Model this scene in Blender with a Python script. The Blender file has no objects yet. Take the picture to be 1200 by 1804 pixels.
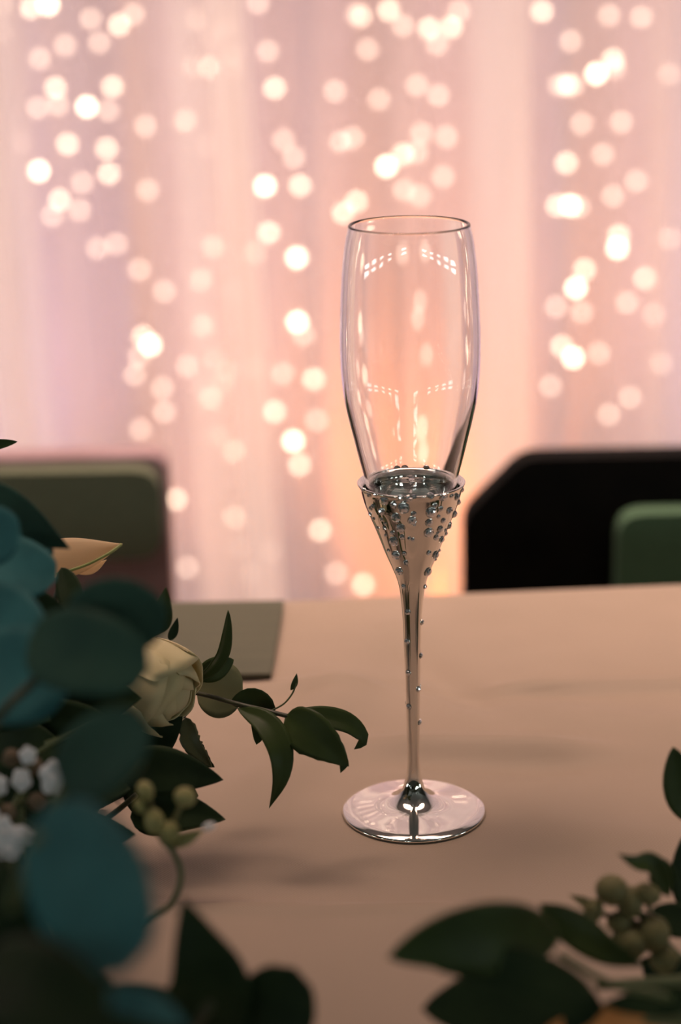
import bpy, math, random
from mathutils import Vector, Matrix, noise
random.seed(7)
sc = bpy.context.scene
COL = sc.collection
V = Vector
PI = math.pi

# ------------------------------------------------------------------ camera
W, H, FPX = 1200.0, 1804.0, 3400.0
CAM = V((-0.0300, -0.78, 0.38))
PITCH, ROLL = math.radians(17.10), math.radians(-1.10)
F_ = V((0, math.cos(PITCH), -math.sin(PITCH)))
_R = V((1, 0, 0)); _U = _R.cross(F_)
R_ = _R * math.cos(ROLL) + _U * math.sin(ROLL)
U_ = _U * math.cos(ROLL) - _R * math.sin(ROLL)
cd = bpy.data.cameras.new('camera'); cam = bpy.data.objects.new('camera', cd); COL.objects.link(cam)
m = Matrix((R_, U_, -F_)).transposed().to_4x4(); m.translation = CAM
cam.matrix_world = m
cd.sensor_fit = 'VERTICAL'; cd.sensor_height = 36.0; cd.sensor_width = 36.0
cd.lens = FPX / H * 36.0
cd.clip_start = 0.02; cd.clip_end = 60
cd.dof.use_dof = True; cd.dof.focus_distance = 0.815; cd.dof.aperture_fstop = 4.9; cd.dof.aperture_blades = 0
sc.camera = cam

def ray(px, py): return F_ + R_ * ((px - W/2) / FPX) - U_ * ((py - H/2) / FPX)
def P(px, py, D): return CAM + ray(px, py) * D                      # point at depth D
def PZ(px, py, z=0.0): r = ray(px, py); return CAM + r * ((z - CAM.z) / r.z)
def PY(px, py, y): r = ray(px, py); return CAM + r * ((y - CAM.y) / r.y)
def proj(p):
    v = p - CAM; z = v.dot(F_)
    return W/2 + FPX * v.dot(R_) / z, H/2 - FPX * v.dot(U_) / z, z

# ------------------------------------------------------------------ world, exposure, lights
wd = bpy.data.worlds.new('world'); sc.world = wd; wd.use_nodes = True
wd.node_tree.nodes['Background'].inputs[0].default_value = (0.02, 0.02, 0.025, 1)
wd.node_tree.nodes['Background'].inputs[1].default_value = 0.3
sc.view_settings.view_transform = 'Standard'; sc.view_settings.look = 'None'
sc.view_settings.gamma = 1; sc.view_settings.use_curve_mapping = False
sc.view_settings.exposure = 0.0
sc.cycles.use_denoising = True
sc.cycles.max_bounces = 14; sc.cycles.transmission_bounces = 12; sc.cycles.glossy_bounces = 6
sc.cycles.diffuse_bounces = 4; sc.cycles.transparent_max_bounces = 24
sc.cycles.sample_clamp_indirect = 6.0

def lamp(name, kind, loc, target, energy, color, **kw):
    l = bpy.data.lights.new(name, kind); o = bpy.data.objects.new(name, l); COL.objects.link(o)
    l.energy = energy; l.color = color
    for k, v in kw.items(): setattr(l, k, v)
    o.location = loc
    o.rotation_euler = (V(target) - V(loc)).to_track_quat('-Z', 'Y').to_euler()
    return o
# front-of-house stage washes, their cones covering the drapes only
for sx in (-1, 1):
    lamp('wash_lamp', 'SPOT', (sx*2.2, -3.0, 2.95), (sx*0.9, 1.80, 1.60), 660, (1.0, 0.75, 0.62), spot_size=math.radians(50), spot_blend=0.4, shadow_soft_size=0.12)
# two warm spots over the chairs, their soft edges falling across the table
for x in (-0.55, 1.05):
    lamp('table_spot', 'SPOT', (x, 1.0, 2.9), (0.5*x+0.12, 1.1, 0.0), 1090, (1.0, 0.70, 0.55), spot_size=math.radians(49.5), spot_blend=1.0, shadow_soft_size=1.0)
# floor uplights standing between the sheers and the backdrop
lamp('amber_uplight', 'SPOT', (0.10, 1.93, -0.70), (0.09, 2.0, 0.6), 34, (1.0, 0.31, 0.06), spot_size=1.7, spot_blend=1.0, shadow_soft_size=0.06)
lamp('amber_uplight', 'SPOT', (-0.30, 1.93, -0.70), (-0.30, 2.0, 0.6), 7, (1.0, 0.40, 0.18), spot_size=1.7, spot_blend=1.0, shadow_soft_size=0.06)
lamp('lilac_uplight', 'SPOT', (-0.75, 1.93, -0.70), (-0.55, 1.98, 0.6), 17, (0.80, 0.55, 1.0), spot_size=1.7, spot_blend=1.0, shadow_soft_size=0.06)
lamp('lilac_uplight', 'SPOT', (0.85, 1.93, -0.70), (0.62, 1.98, 0.6), 17, (0.85, 0.52, 0.95), spot_size=1.7, spot_blend=1.0, shadow_soft_size=0.06)

# ------------------------------------------------------------------ materials
def mat(name):
    m = bpy.data.materials.new(name); m.use_nodes = True
    nt = m.node_tree; return m, nt, nt.nodes['Principled BSDF']
def mix_noise(nt, ca, cb, scale, detail=3, lo=0.35, hi=0.65, stretch=None):
    N = nt.nodes; L = nt.links
    tc = N.new('ShaderNodeTexCoord'); mp = N.new('ShaderNodeMapping')
    if stretch: mp.inputs['Scale'].default_value = stretch
    n = N.new('ShaderNodeTexNoise'); n.inputs['Scale'].default_value = scale; n.inputs['Detail'].default_value = detail
    r = N.new('ShaderNodeValToRGB'); r.color_ramp.elements[0].position = lo; r.color_ramp.elements[1].position = hi
    r.color_ramp.elements[0].color = (*ca, 1); r.color_ramp.elements[1].color = (*cb, 1)
    L.new(tc.outputs['Object'], mp.inputs[0]); L.new(mp.outputs[0], n.inputs['Vector']); L.new(n.outputs['Fac'], r.inputs[0])
    return r.outputs[0], n.outputs['Fac'], mp.outputs[0]
def bump(nt, b, h, strength, dist):
    bn = nt.nodes.new('ShaderNodeBump'); bn.inputs['Strength'].default_value = strength; bn.inputs['Distance'].default_value = dist
    nt.links.new(h, bn.inputs['Height']); nt.links.new(bn.outputs[0], b.inputs['Normal'])
def simple(name, ca, cb=None, rough=0.6, scale=30, metal=0.0, spec=0.5, bmp=0.0, stretch=None):
    m, nt, b = mat(name)
    c, f, _ = mix_noise(nt, ca, cb or ca, scale, stretch=stretch)
    nt.links.new(c, b.inputs['Base Color']); b.inputs['Roughness'].default_value = rough
    b.inputs['Metallic'].default_value = metal; b.inputs['Specular IOR Level'].default_value = spec
    if bmp: bump(nt, b, f, bmp, 0.001)
    return m
def leafmat(name, ca, cb, trans, rough=0.45, spec=0.4, tfac=0.25, scale=60):
    m, nt, b = mat(name)
    c, f, _ = mix_noise(nt, ca, cb, scale)
    nt.links.new(c, b.inputs['Base Color']); b.inputs['Roughness'].default_value = rough; b.inputs['Specular IOR Level'].default_value = spec
    bump(nt, b, f, 0.25, 0.0008)
    t = nt.nodes.new('ShaderNodeBsdfTranslucent'); t.inputs[0].default_value = (*trans, 1)
    mx = nt.nodes.new('ShaderNodeMixShader'); mx.inputs[0].default_value = tfac
    nt.links.new(b.outputs[0], mx.inputs[1]); nt.links.new(t.outputs[0], mx.inputs[2])
    nt.links.new(mx.outputs[0], nt.nodes['Material Output'].inputs[0])
    return m

def make_cloth():
    m, nt, b = mat('tablecloth_polyester')
    c, f, mp = mix_noise(nt, (0.285, 0.222, 0.172), (0.31, 0.240, 0.187), 9)
    nt.links.new(c, b.inputs['Base Color']); b.inputs['Roughness'].default_value = 0.62
    b.inputs['Specular IOR Level'].default_value = 0.35
    b.inputs['Sheen Weight'].default_value = 0.08; b.inputs['Sheen Roughness'].default_value = 0.4
    N, L = nt.nodes, nt.links
    w = N.new('ShaderNodeTexWave'); w.bands_direction = 'DIAGONAL'; w.inputs['Scale'].default_value = 420; w.inputs['Distortion'].default_value = 1.2; w.inputs['Detail'].default_value = 1.0
    L.new(mp, w.inputs['Vector'])
    w2 = N.new('ShaderNodeTexNoise'); w2.inputs['Scale'].default_value = 900; L.new(mp, w2.inputs['Vector'])
    ad = N.new('ShaderNodeMath'); ad.operation = 'ADD'; L.new(w.outputs['Fac'], ad.inputs[0]); L.new(w2.outputs['Fac'], ad.inputs[1])
    bump(nt, b, ad.outputs[0], 0.18, 0.0004)
    return m
def make_sheer(name, tr):
    m, nt, b = mat(name); N, L = nt.nodes, nt.links
    c, f, _ = mix_noise(nt, (0.86, 0.82, 0.82), (0.94, 0.90, 0.90), 40, stretch=(1, 1, 0.1))
    d = N.new('ShaderNodeBsdfDiffuse'); t = N.new('ShaderNodeBsdfTranslucent'); L.new(c, d.inputs[0]); L.new(c, t.inputs[0])
    m1 = N.new('ShaderNodeMixShader'); m1.inputs[0].default_value = 0.5; L.new(d.outputs[0], m1.inputs[1]); L.new(t.outputs[0], m1.inputs[2])
    x = N.new('ShaderNodeBsdfTransparent'); m2 = N.new('ShaderNodeMixShader'); m2.inputs[0].default_value = tr
    L.new(m1.outputs[0], m2.inputs[1]); L.new(x.outputs[0], m2.inputs[2])
    L.new(m2.outputs[0], N['Material Output'].inputs[0]); N.remove(b)
    return m
def make_emit(name, col, s):
    m, nt, b = mat(name); e = nt.nodes.new('ShaderNodeEmission'); e.inputs[0].default_value = (*col, 1); e.inputs[1].default_value = s
    nt.links.new(e.outputs[0], nt.nodes['Material Output'].inputs[0]); nt.nodes.remove(b); return m
def make_glass(name, ior=1.47, col=(1, 1, 1)):
    m, nt, b = mat(name); g = nt.nodes.new('ShaderNodeBsdfGlass'); g.inputs['Roughness'].default_value = 0.0
    g.inputs['IOR'].default_value = ior; g.inputs['Color'].default_value = (*col, 1)
    nt.links.new(g.outputs[0], nt.nodes['Material Output'].inputs[0]); nt.nodes.remove(b); return m

M = dict(
    cloth=make_cloth(), glass=make_glass('flute_glass'),
    silver=simple('polished_silver', (0.90, 0.88, 0.84), (0.93, 0.91, 0.87), rough=0.03, metal=1.0, scale=8),
    setting=simple('stone_setting_silver', (0.5, 0.49, 0.47), (0.6, 0.59, 0.56), rough=0.2, metal=1.0),
    stone=simple('rhinestone_foil_crystal', (0.84, 0.87, 0.96), (0.96, 0.95, 0.93), rough=0.05, metal=0.85, scale=400),
    sheer=make_sheer('sheer_voile', 0.60), sheer_hem=make_sheer('sheer_voile_hem', 0.30), backdrop=simple('backdrop_satin', (0.40, 0.34, 0.41), (0.46, 0.39, 0.46), rough=0.8, scale=6, stretch=(1, 1, 0.05)),
    bulb_hi=make_emit('fairy_bulb_bright', (1.0, 0.72, 0.50), 19), bulb_mid=make_emit('fairy_bulb_medium', (1.0, 0.70, 0.50), 9), bulb_lo=make_emit('fairy_bulb_faint', (1.0, 0.68, 0.52), 5),
    wire=simple('copper_wire', (0.5, 0.36, 0.26), rough=0.4, metal=1.0),
    room=simple('dark_wall_paint', (0.10, 0.10, 0.085), (0.12, 0.12, 0.10), rough=0.9, scale=3),
    ceil=simple('ceiling_paint', (0.32, 0.32, 0.30), (0.36, 0.36, 0.34), rough=0.9, scale=3),
    floor=simple('hall_floor', (0.12, 0.09, 0.07), (0.15, 0.11, 0.09), rough=0.5, scale=5),
    tube=make_emit('led_bar', (0.88, 1.0, 0.97), 15),
    fixture=simple('fixture_metal', (0.6, 0.6, 0.6), rough=0.5),
    wood=simple('table_wood', (0.25, 0.16, 0.09), (0.32, 0.2, 0.12), rough=0.5, stretch=(1, 8, 1)),
    black=simple('black_chair_vinyl', (0.003, 0.003, 0.003), (0.005, 0.0045, 0.004), rough=0.8, spec=0.05),
    green_pad=simple('green_chair_fabric', (0.038, 0.085, 0.046), (0.045, 0.095, 0.054), rough=0.9, scale=200),
    olive_pad=simple('olive_chair_fabric', (0.070, 0.082, 0.050), (0.080, 0.092, 0.056), rough=0.9, scale=200),
    mauve=simple('mauve_frame_edge_light', (0.22, 0.14, 0.155), (0.25, 0.165, 0.185), rough=0.45),  # frame tone that also paints in the mauve light along its top edge
    card=simple('olive_folder_board', (0.052, 0.056, 0.030), (0.066, 0.068, 0.038), rough=0.55, scale=14, stretch=(1, 9, 1)),
    card_edge=simple('folder_dark_edge', (0.03, 0.028, 0.02), rough=0.6),
    euc=leafmat('eucalyptus_blue_green', (0.028, 0.125, 0.135), (0.045, 0.175, 0.185), (0.02, 0.08, 0.05), rough=0.65, spec=0.22, tfac=0.12, scale=45),
    euc_dark=leafmat('eucalyptus_deep_green', (0.024, 0.066, 0.050), (0.042, 0.095, 0.068), (0.02, 0.05, 0.03), rough=0.6, spec=0.22, tfac=0.10, scale=45),
    ruscus=leafmat('ruscus_green', (0.030, 0.050, 0.013), (0.046, 0.072, 0.020), (0.09, 0.12, 0.025), rough=0.45, spec=0.22, tfac=0.20),
    ruscus_pale=leafmat('ruscus_underside', (0.13, 0.14, 0.07), (0.17, 0.18, 0.09), (0.16, 0.17, 0.07), rough=0.5, tfac=0.3),
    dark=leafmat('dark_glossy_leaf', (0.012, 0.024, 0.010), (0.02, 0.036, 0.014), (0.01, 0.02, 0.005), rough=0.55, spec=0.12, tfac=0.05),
    stem=simple('green_stem', (0.07, 0.09, 0.03), (0.10, 0.12, 0.045), rough=0.5),
    stem_dark=simple('dark_stem', (0.03, 0.035, 0.015), (0.04, 0.045, 0.02), rough=0.5),
    petal=leafmat('cream_rose_petal', (0.62, 0.55, 0.31), (0.72, 0.66, 0.42), (0.66, 0.55, 0.24), rough=0.6, tfac=0.3, scale=30),
    lily=leafmat('cream_lily_petal', (0.78, 0.66, 0.48), (0.84, 0.74, 0.56), (0.90, 0.72, 0.46), rough=0.55, tfac=0.6, scale=30),
    rib=simple('green_petal_rib', (0.25, 0.27, 0.08), rough=0.5),
    white=leafmat('white_blossom_petal', (0.74, 0.76, 0.78), (0.82, 0.83, 0.84), (0.5, 0.5, 0.5), rough=0.6, tfac=0.2),
    brown=simple('brown_calyx', (0.10, 0.07, 0.04), (0.14, 0.10, 0.06), rough=0.7),
    bud=leafmat('yellow_green_bud', (0.30, 0.28, 0.10), (0.40, 0.36, 0.16), (0.3, 0.28, 0.1), rough=0.6, tfac=0.2),
    bud_dark=leafmat('olive_bud', (0.16, 0.15, 0.06), (0.22, 0.20, 0.09), (0.15, 0.14, 0.05), rough=0.6, tfac=0.2),
    amber=leafmat('amber_dried_leaf', (0.42, 0.18, 0.05), (0.55, 0.26, 0.08), (0.5, 0.2, 0.05), rough=0.6, tfac=0.2),
)

# ------------------------------------------------------------------ object helpers
ORG = {}
def thing(name, label, cat, loc, group=None):
    o = bpy.data.objects.new(name, None); COL.objects.link(o); o.location = loc; o.empty_display_size = 0.02
    o['label'] = label; o['category'] = cat
    if group: o['group'] = group
    ORG[o.name] = V(loc); return o
def tag(o, label, cat, group=None):
    o['label'] = label; o['category'] = cat
    if group: o['group'] = group
    return o
def link(name, me, mt, parent):
    o = bpy.data.objects.new(name, me); COL.objects.link(o)
    if mt and not me.materials: me.materials.append(mt)
    if parent: o.parent = parent
    return o
def obj(name, verts, faces, mt, parent=None, smooth=True, flip=False):
    """verts in world space; a child is stored relative to its thing's base"""
    root = parent
    while root is not None and root.name not in ORG: root = root.parent
    org = ORG[root.name] if root else V((0, 0, 0))
    loc = org
    if root is None:
        n = len(verts); loc = sum((V(v) for v in verts), V()) / n; loc.z = min(v[2] for v in verts)
        org = loc
    me = bpy.data.meshes.new(name)
    me.from_pydata([tuple(V(v) - org) for v in verts], [], faces); me.update()
    if smooth: me.polygons.foreach_set('use_smooth', [True] * len(me.polygons))
    o = link(name, me, mt, parent)
    if root is None: o.location = loc
    return o
class MB:
    def __init__(s): s.v = []; s.f = []
    def add(s, v, f): n = len(s.v); s.v += [V(a) for a in v]; s.f += [tuple(i + n for i in q) for q in f]; return s
    def box(s, a, b):
        (x0, y0, z0), (x1, y1, z1) = a, b
        return s.add([(x0,y0,z0),(x1,y0,z0),(x1,y1,z0),(x0,y1,z0),(x0,y0,z1),(x1,y0,z1),(x1,y1,z1),(x0,y1,z1)],
                     [(0,3,2,1),(4,5,6,7),(0,1,5,4),(1,2,6,5),(2,3,7,6),(3,0,4,7)])
    def tube(s, pts, r, n=8):
        pts = [V(p) for p in pts]; rr = r if isinstance(r, (list, tuple)) else [r] * len(pts)
        v = []; f = []; up = V((0.13, 0.31, 0.94))
        for i, p in enumerate(pts):
            t = (pts[min(i+1, len(pts)-1)] - pts[max(i-1, 0)]).normalized()
            a = t.cross(up); a = a.normalized() if a.length > 1e-4 else t.orthogonal().normalized(); b = t.cross(a)
            v += [p + (a * math.cos(2*PI*k/n) + b * math.sin(2*PI*k/n)) * rr[i] for k in range(n)]
        for i in range(len(pts)-1):
            for k in range(n):
                f.append((i*n+k, i*n+(k+1)%n, (i+1)*n+(k+1)%n, (i+1)*n+k))
        f.append(tuple(range(n))[::-1]); f.append(tuple(range((len(pts)-1)*n, len(pts)*n)))
        return s.add(v, f)
    def ball(s, c, r, n=10, mseg=7, axes=None):
        c = V(c); rx, ry, rz = r if isinstance(r, (list, tuple)) else (r, r, r)
        A = axes or (V((1,0,0)), V((0,1,0)), V((0,0,1)))
        v = [c - A[2]*rz]; f = []
        for i in range(1, mseg):
            ph = -PI/2 + PI*i/mseg
            for k in range(n):
                th = 2*PI*k/n
                v.append(c + A[0]*rx*math.cos(ph)*math.cos(th) + A[1]*ry*math.cos(ph)*math.sin(th) + A[2]*rz*math.sin(ph))
        v.append(c + A[2]*rz)
        for k in range(n): f.append((0, 1+(k+1)%n, 1+k))
        for i in range(mseg-2):
            for k in range(n):
                a = 1+i*n+k; b = 1+i*n+(k+1)%n; f.append((a, b, b+n, a+n))
        last = len(v)-1; o = 1+(mseg-2)*n
        for k in range(n): f.append((o+k, o+(k+1)%n, last))
        return s.add(v, f)
    def build(s, name, mt, parent=None, smooth=True): return obj(name, s.v, s.f, mt, parent, smooth)
def lathe(prof, n=96, closed=False):
    v = []; f = []
    for r, z in prof:
        v += [V((r*math.cos(2*PI*k/n), r*math.sin(2*PI*k/n), z)) for k in range(n)]
    L = len(prof)
    for i in range(L-1 + (1 if closed else 0)):
        j = (i+1) % L
        for k in range(n): f.append((i*n+k, i*n+(k+1)%n, j*n+(k+1)%n, j*n+k))
    return v, f
def smoothpts(pts, sub=6):
    """Catmull-Rom through the points"""
    pts = [V(p) for p in pts]; out = []
    for i in range(len(pts)-1):
        p0 = pts[max(i-1,0)]; p1 = pts[i]; p2 = pts[i+1]; p3 = pts[min(i+2,len(pts)-1)]
        for k in range(sub):
            t = k/sub
            out.append(0.5*((2*p1)+(p2-p0)*t+(2*p0-5*p1+4*p2-p3)*t*t+(3*p1-p0-3*p2+p3)*t**3))
    out.append(pts[-1]); return out
def chain(pts, sub=6): return smoothpts([P(*p) for p in pts], sub)

# leaf shapes: half width along t = 0..1
def shape(kind, t):
    if kind == 'round': return math.sqrt(max(0, 1 - (2*t-1)**2))**0.9
    if kind == 'oval':  return math.sin(PI*t**0.9)**0.75
    if kind == 'ovate': return math.sin(PI*t**0.72)**0.85 * (1 - 0.15*t)
    if kind == 'lance': return math.sin(PI*t**0.8)**1.05
    return math.sin(PI*t)
def near(D): return D if D > 0.66 else D - (0.66-D)*0.42      # the front sprays reach towards the camera
def leaf(mt, parent, path, width, kind='ovate', roll=0.0, fold=0.25, curl=0.0, thick=0.0005, nt=18, nw=4, name='leaf', jag=0.0, label=None, seed=0):
    """path: (px, py, depth) control points of the midrib from base to tip; width in metres;
       roll turns the blade about its midrib away from facing the camera; fold is the V along the midrib; curl bends the rim"""
    k = near(path[1][2])/path[1][2]; width *= k; path = [(a, b, near(d)) for a, b, d in path]
    mid = chain(path, 5) if len(path) > 2 else smoothpts([P(*path[0]), (P(*path[0])+P(*path[1]))/2, P(*path[1])], 5)
    ln = [0.0]
    for i in range(1, len(mid)): ln.append(ln[-1] + (mid[i]-mid[i-1]).length)
    tot = ln[-1]; rows = []
    rng = random.Random(seed + int(path[0][0]*7 + path[0][1]))
    for i in range(nt+1):
        t = i/nt; s = t*tot; j = 0
        while j < len(ln)-2 and ln[j+1] < s: j += 1
        q = (s-ln[j])/max(1e-9, ln[j+1]-ln[j]); p = mid[j].lerp(mid[j+1], q)
        tg = (mid[min(j+2,len(mid)-1)]-mid[max(j-1,0)]).normalized()
        tocam = (CAM - p).normalized(); nrm = (tocam - tg*tocam.dot(tg)).normalized()
        nrm = Matrix.Rotation(roll, 3, tg) @ nrm; sd = tg.cross(nrm).normalized()
        w = width/2 * shape(kind, min(1, max(0, t)))
        row = []
        for k in range(-nw, nw+1):
            u = k/nw; jg = 1 + (jag*(rng.random()-0.5) if abs(k) == nw else 0)
            x = w*u*jg
            row.append((p + sd*x*math.cos(fold) + nrm*(abs(x)*math.sin(fold) - curl*w*u*u*1.0), nrm))
        rows.append(row)
    v = []; f = []; n = 2*nw+1
    for row in rows: v += [a + b*thick/2 for a, b in row]
    o2 = len(v)
    for row in rows: v += [a - b*thick/2 for a, b in row]
    for i in range(nt):
        for k in range(n-1):
            a = i*n+k; f.append((a, a+1, a+n+1, a+n)); f.append((o2+a, o2+a+n, o2+a+n+1, o2+a+1))
        f.append((i*n, (i+1)*n, o2+(i+1)*n, o2+i*n)); e = i*n+n-1; f.append((e, o2+e, o2+e+n, e+n))
    for k in range(n-1):
        f.append((k, o2+k, o2+k+1, k+1)); a = nt*n+k; f.append((a, a+1, o2+a+1, o2+a))
    o = obj(name, v, f, mt, parent)
    if label: o['label'] = label
    return o
def stem(parent, pts, r, mt='stem', name='stem', n=7, world=None):
    p = smoothpts(world, 6) if world else chain(pts, 6)
    rr = r if not isinstance(r, tuple) else [r[0] + (r[1]-r[0])*i/(len(p)-1) for i in range(len(p))]
    return MB().tube(p, rr, n).build(name, M[mt], parent)

# ------------------------------------------------------------------ room shell
FL = -0.75
def struct(name, mb, mt):
    o = mb.build(name, mt, None, False); o['kind'] = 'structure'; return o
XW, YW = 8.0, -9.0
struct('floor', MB().box((-XW, YW, FL-0.1), (XW, 2.6, FL)), M['floor'])
struct('ceiling', MB().box((-XW, YW, 3.2), (XW, 2.6, 3.3)), M['ceil'])
struct('wall_back', MB().box((-XW, 2.6, FL), (XW, 2.7, 3.2)), M['room'])
struct('wall_front', MB().box((-XW, YW-0.1, FL), (XW, YW, 3.2)), M['room'])
struct('wall_left', MB().box((-XW-0.1, YW, FL), (-XW, 2.6, 3.2)), M['room'])
struct('wall_right', MB().box((XW, YW, FL), (XW+0.1, 2.6, 3.2)), M['room'])

# white LED bars in two rows following the slope of the gable behind the camera: they light the leaves and glint in the glass
ORD = ('first', 'second', 'third', 'fourth', 'fifth', 'sixth', 'seventh', 'eighth', 'ninth', 'tenth', 'eleventh', 'twelfth')
def gable(az): return 13.0 - 13.0*(abs(az)/80.0)**1.15
for row, el0 in (('lower', -1.2), ('upper', 1.2)):
    for k, az in enumerate((-80, -66, -52, -37, -12, 24, 37, 50, 64, 78)):
        a = math.radians(az)
        front = abs(math.tan(a)) < XW/abs(YW)
        x, y = (math.tan(a)*abs(YW), YW+0.05) if front else (math.copysign(XW-0.05, az), -XW/abs(math.tan(a)))
        zl = 0.2 + math.hypot(x, y)*math.tan(math.radians(gable(az)+el0))
        a2 = math.radians(az+5)
        d2 = (abs(YW)/math.cos(a2) if front else XW/abs(math.sin(a2)))
        up_ = d2*math.tan(math.radians(gable(az+5)+el0)) + 0.2 - zl
        ux = V((1, 0, up_/0.8)) if front else V((0, math.copysign(1, az), up_/0.8)); ux.normalize()
        un = V((0, 1, 0)) if front else V((-math.copysign(1, az), 0, 0)); uz = un.cross(ux).normalized()
        t = thing('wall_light', 'white LED wall bar, %s from the left in the %s row around the hall' % (ORD[k], row), 'light', (x, y, zl), 'LED bars on the hall walls')
        def bar(hx, hz, d0, d1):
            c = V((x, y, zl)); ps = [c + ux*sx*hx + un*d + uz*sz*hz for d in (d0, d1) for sx, sz in ((-1,-1), (1,-1), (1,1), (-1,1))]
            return MB().add(ps, [(0,3,2,1),(4,5,6,7),(0,1,5,4),(1,2,6,5),(2,3,7,6),(3,0,4,7)])
        bar(0.66, 0.13, -0.05, 0.0).build('housing', M['fixture'], t, False)
        bar(0.63, 0.095, 0.001, 0.02).build('diffuser', M['tube'], t, False)

# ------------------------------------------------------------------ drapes and fairy lights
def sheer_panel(label, xa, xb, y0, ph, lean, mt, amp=0.026, top=2.6, bot=FL+0.015, name='sheer_curtain', grp='white sheer curtain panels behind the chairs', step=0.006, wl=0.19, hem=()):
    n = max(8, int((xb-xa)/step)); zs = [bot + (top-bot)*i/14 for i in range(15)]
    v = []; f = []
    for z in zs:
        a = (z-0.2)
        for i in range(n+1):
            x = xa + (xb-xa)*i/n
            w = math.sin(2*PI*x/wl + ph + 0.5*math.sin(x*9+ph)) * 0.75 + 0.25*math.sin(2*PI*x/(wl*0.41)+ph*2+0.3*a)
            v.append((x + lean*a + 0.012*math.sin(2*PI*x/(wl*0.5)+ph), y0 + amp*w, z))
    for j in range(len(zs)-1):
        for i in range(n):
            q = j*(n+1)+i; f.append((q, q+1, q+n+2, q+n+1))
    o = obj(name, v, f, mt); tag(o, label, 'curtain', grp); ORG[o.name] = o.location.copy()
    for ha, hb in hem:                                   # the folded edge of the panel, denser than the rest
        v = []; f = []; n2 = max(6, int((hb-ha)/step))
        for z in zs:
            a = (z-0.2)
            for i in range(n2+1):
                x = ha + (hb-ha)*i/n2
                v.append((x + lean*a, y0 - 0.042 + 0.007*math.sin(x*70+ph) + 0.004*math.sin(x*31+a), z))
        for j in range(len(zs)-1):
            for i in range(n2):
                q = j*(n2+1)+i; f.append((q, q+1, q+n2+2, q+n2+1))
        obj('hem', v, f, M['sheer_hem'], o)
    return o

YS = 1.80
def xs(px): return PY(px, 450, YS).x
sheer_panel('white sheer curtain panel at the far left edge', -4.6, xs(58), YS+0.05, 0.3, -0.035, M['sheer'], hem=[(xs(-60), xs(52))])
sheer_panel('white sheer curtain panel behind the left chair', xs(-30), xs(452), YS-0.05, 1.7, -0.035, M['sheer'], hem=[(xs(395), xs(452))])
sheer_panel('white sheer curtain panel directly behind the champagne flute', xs(318), xs(935), YS+0.05, 2.9, -0.015, M['sheer'], hem=[(xs(318), xs(405)), (xs(845), xs(935))])
sheer_panel('white sheer curtain panel behind the black chair', xs(832), xs(1260), YS-0.05, 0.9, -0.01, M['sheer'])
sheer_panel('white sheer curtain panel at the far right edge', xs(1140), 4.6, YS+0.05, 2.2, -0.01, M['sheer'])
sheer_panel('white backdrop drape hanging behind the fairy lights, left half', -4.7, 0.0, 2.10, 0.0, 0.0, M['backdrop'], amp=0.03, name='backdrop_drape', grp='white drapes behind the fairy lights', step=0.012, wl=0.26)
sheer_panel('white backdrop drape hanging behind the fairy lights, right half', -0.02, 4.7, 2.105, 0.4, 0.0, M['backdrop'], amp=0.03, name='backdrop_drape', grp='white drapes behind the fairy lights', step=0.012, wl=0.26)

# bulbs as the photograph shows them: x, y, class (3 bright, 2 medium, 1 faint)
BULBS = [(55,14,2),(85,8,3),(5,10,2),(3,55,1),(70,103,1),(235,25,1),(210,44,2),(160,33,1),(175,75,1),(115,80,1),(98,155,2),(153,188,3),(67,190,1),(102,185,1),(198,153,2),(190,195,1),(256,222,1),
 (36,252,1),(119,254,2),(188,262,2),(192,306,2),(68,301,3),(145,322,1),(105,352,2),(92,380,1),(140,370,1),(260,335,1),(172,437,1),(205,430,1),(245,475,1),(290,513,1),
 (252,593,2),(265,608,3),(245,628,1),(237,660,1),(286,684,1),(290,725,1),(247,757,1),(330,645,1),(360,680,1),
 (345,35,2),(370,65,1),(398,50,1),(340,118,2),(369,118,3),(326,213,3),(364,258,1),(412,118,1),(410,95,1),(375,434,3),(354,493,3),(357,574,3),(376,634,2),(400,652,2),(392,678,2),(371,702,3),(450,648,1),(410,513,1),(386,768,2),(412,795,3),
 (455,5,1),(472,90,1),(484,155,2),(500,247,1),(518,277,1),(467,328,3),(529,327,2),(474,410,2),(450,445,2),(523,454,3),(524,567,3),(535,590,1),(553,668,2),(498,658,1),(484,725,2),(517,777,3),(528,819,2),(558,740,1),
 (310,880,2),(413,912,3),(477,972,1),(564,934,2),(418,965,1),(330,1000,1),(640,1030,2),(592,1010,1),(440,1010,1),
 (590,160,1),(600,250,1),(628,25,1),(635,28,2),(685,18,2),(710,45,1),(756,50,2),(795,48,2),(770,78,1),(808,20,1),(648,87,1),(668,175,1),(735,150,1),(772,168,1),(622,243,1),(743,235,1),(787,241,1),(710,272,2),(681,293,3),(735,268,1),(781,311,1),(712,335,1),(740,345,1),(628,355,2),(605,375,2),(700,445,1),(770,440,1),(752,530,1),(745,560,1),(770,625,1),(760,760,2),(770,800,2),
 (955,20,2),(1073,27,1),(1130,30,1),(1005,72,1),(1080,105,2),(1051,130,3),(1083,120,1),(1000,150,2),(985,150,1),(1010,150,1),(1025,218,1),(1095,215,1),(1062,272,1),(998,287,2),(1121,319,1),(1080,345,1),(1005,362,3),(982,362,2),(1020,365,1),(1090,415,2),(1088,437,3),(1030,475,2),(1015,507,3),(1137,490,2),(980,540,1),(1025,550,1),(1105,533,1),(1152,554,1),(990,610,2),(1010,630,3),(1055,622,1),(1073,730,1),(970,680,1),(1110,700,1),(1165,640,1),(1180,130,1),(1180,420,1)]
YB = 1.93
strings = {}
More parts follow.
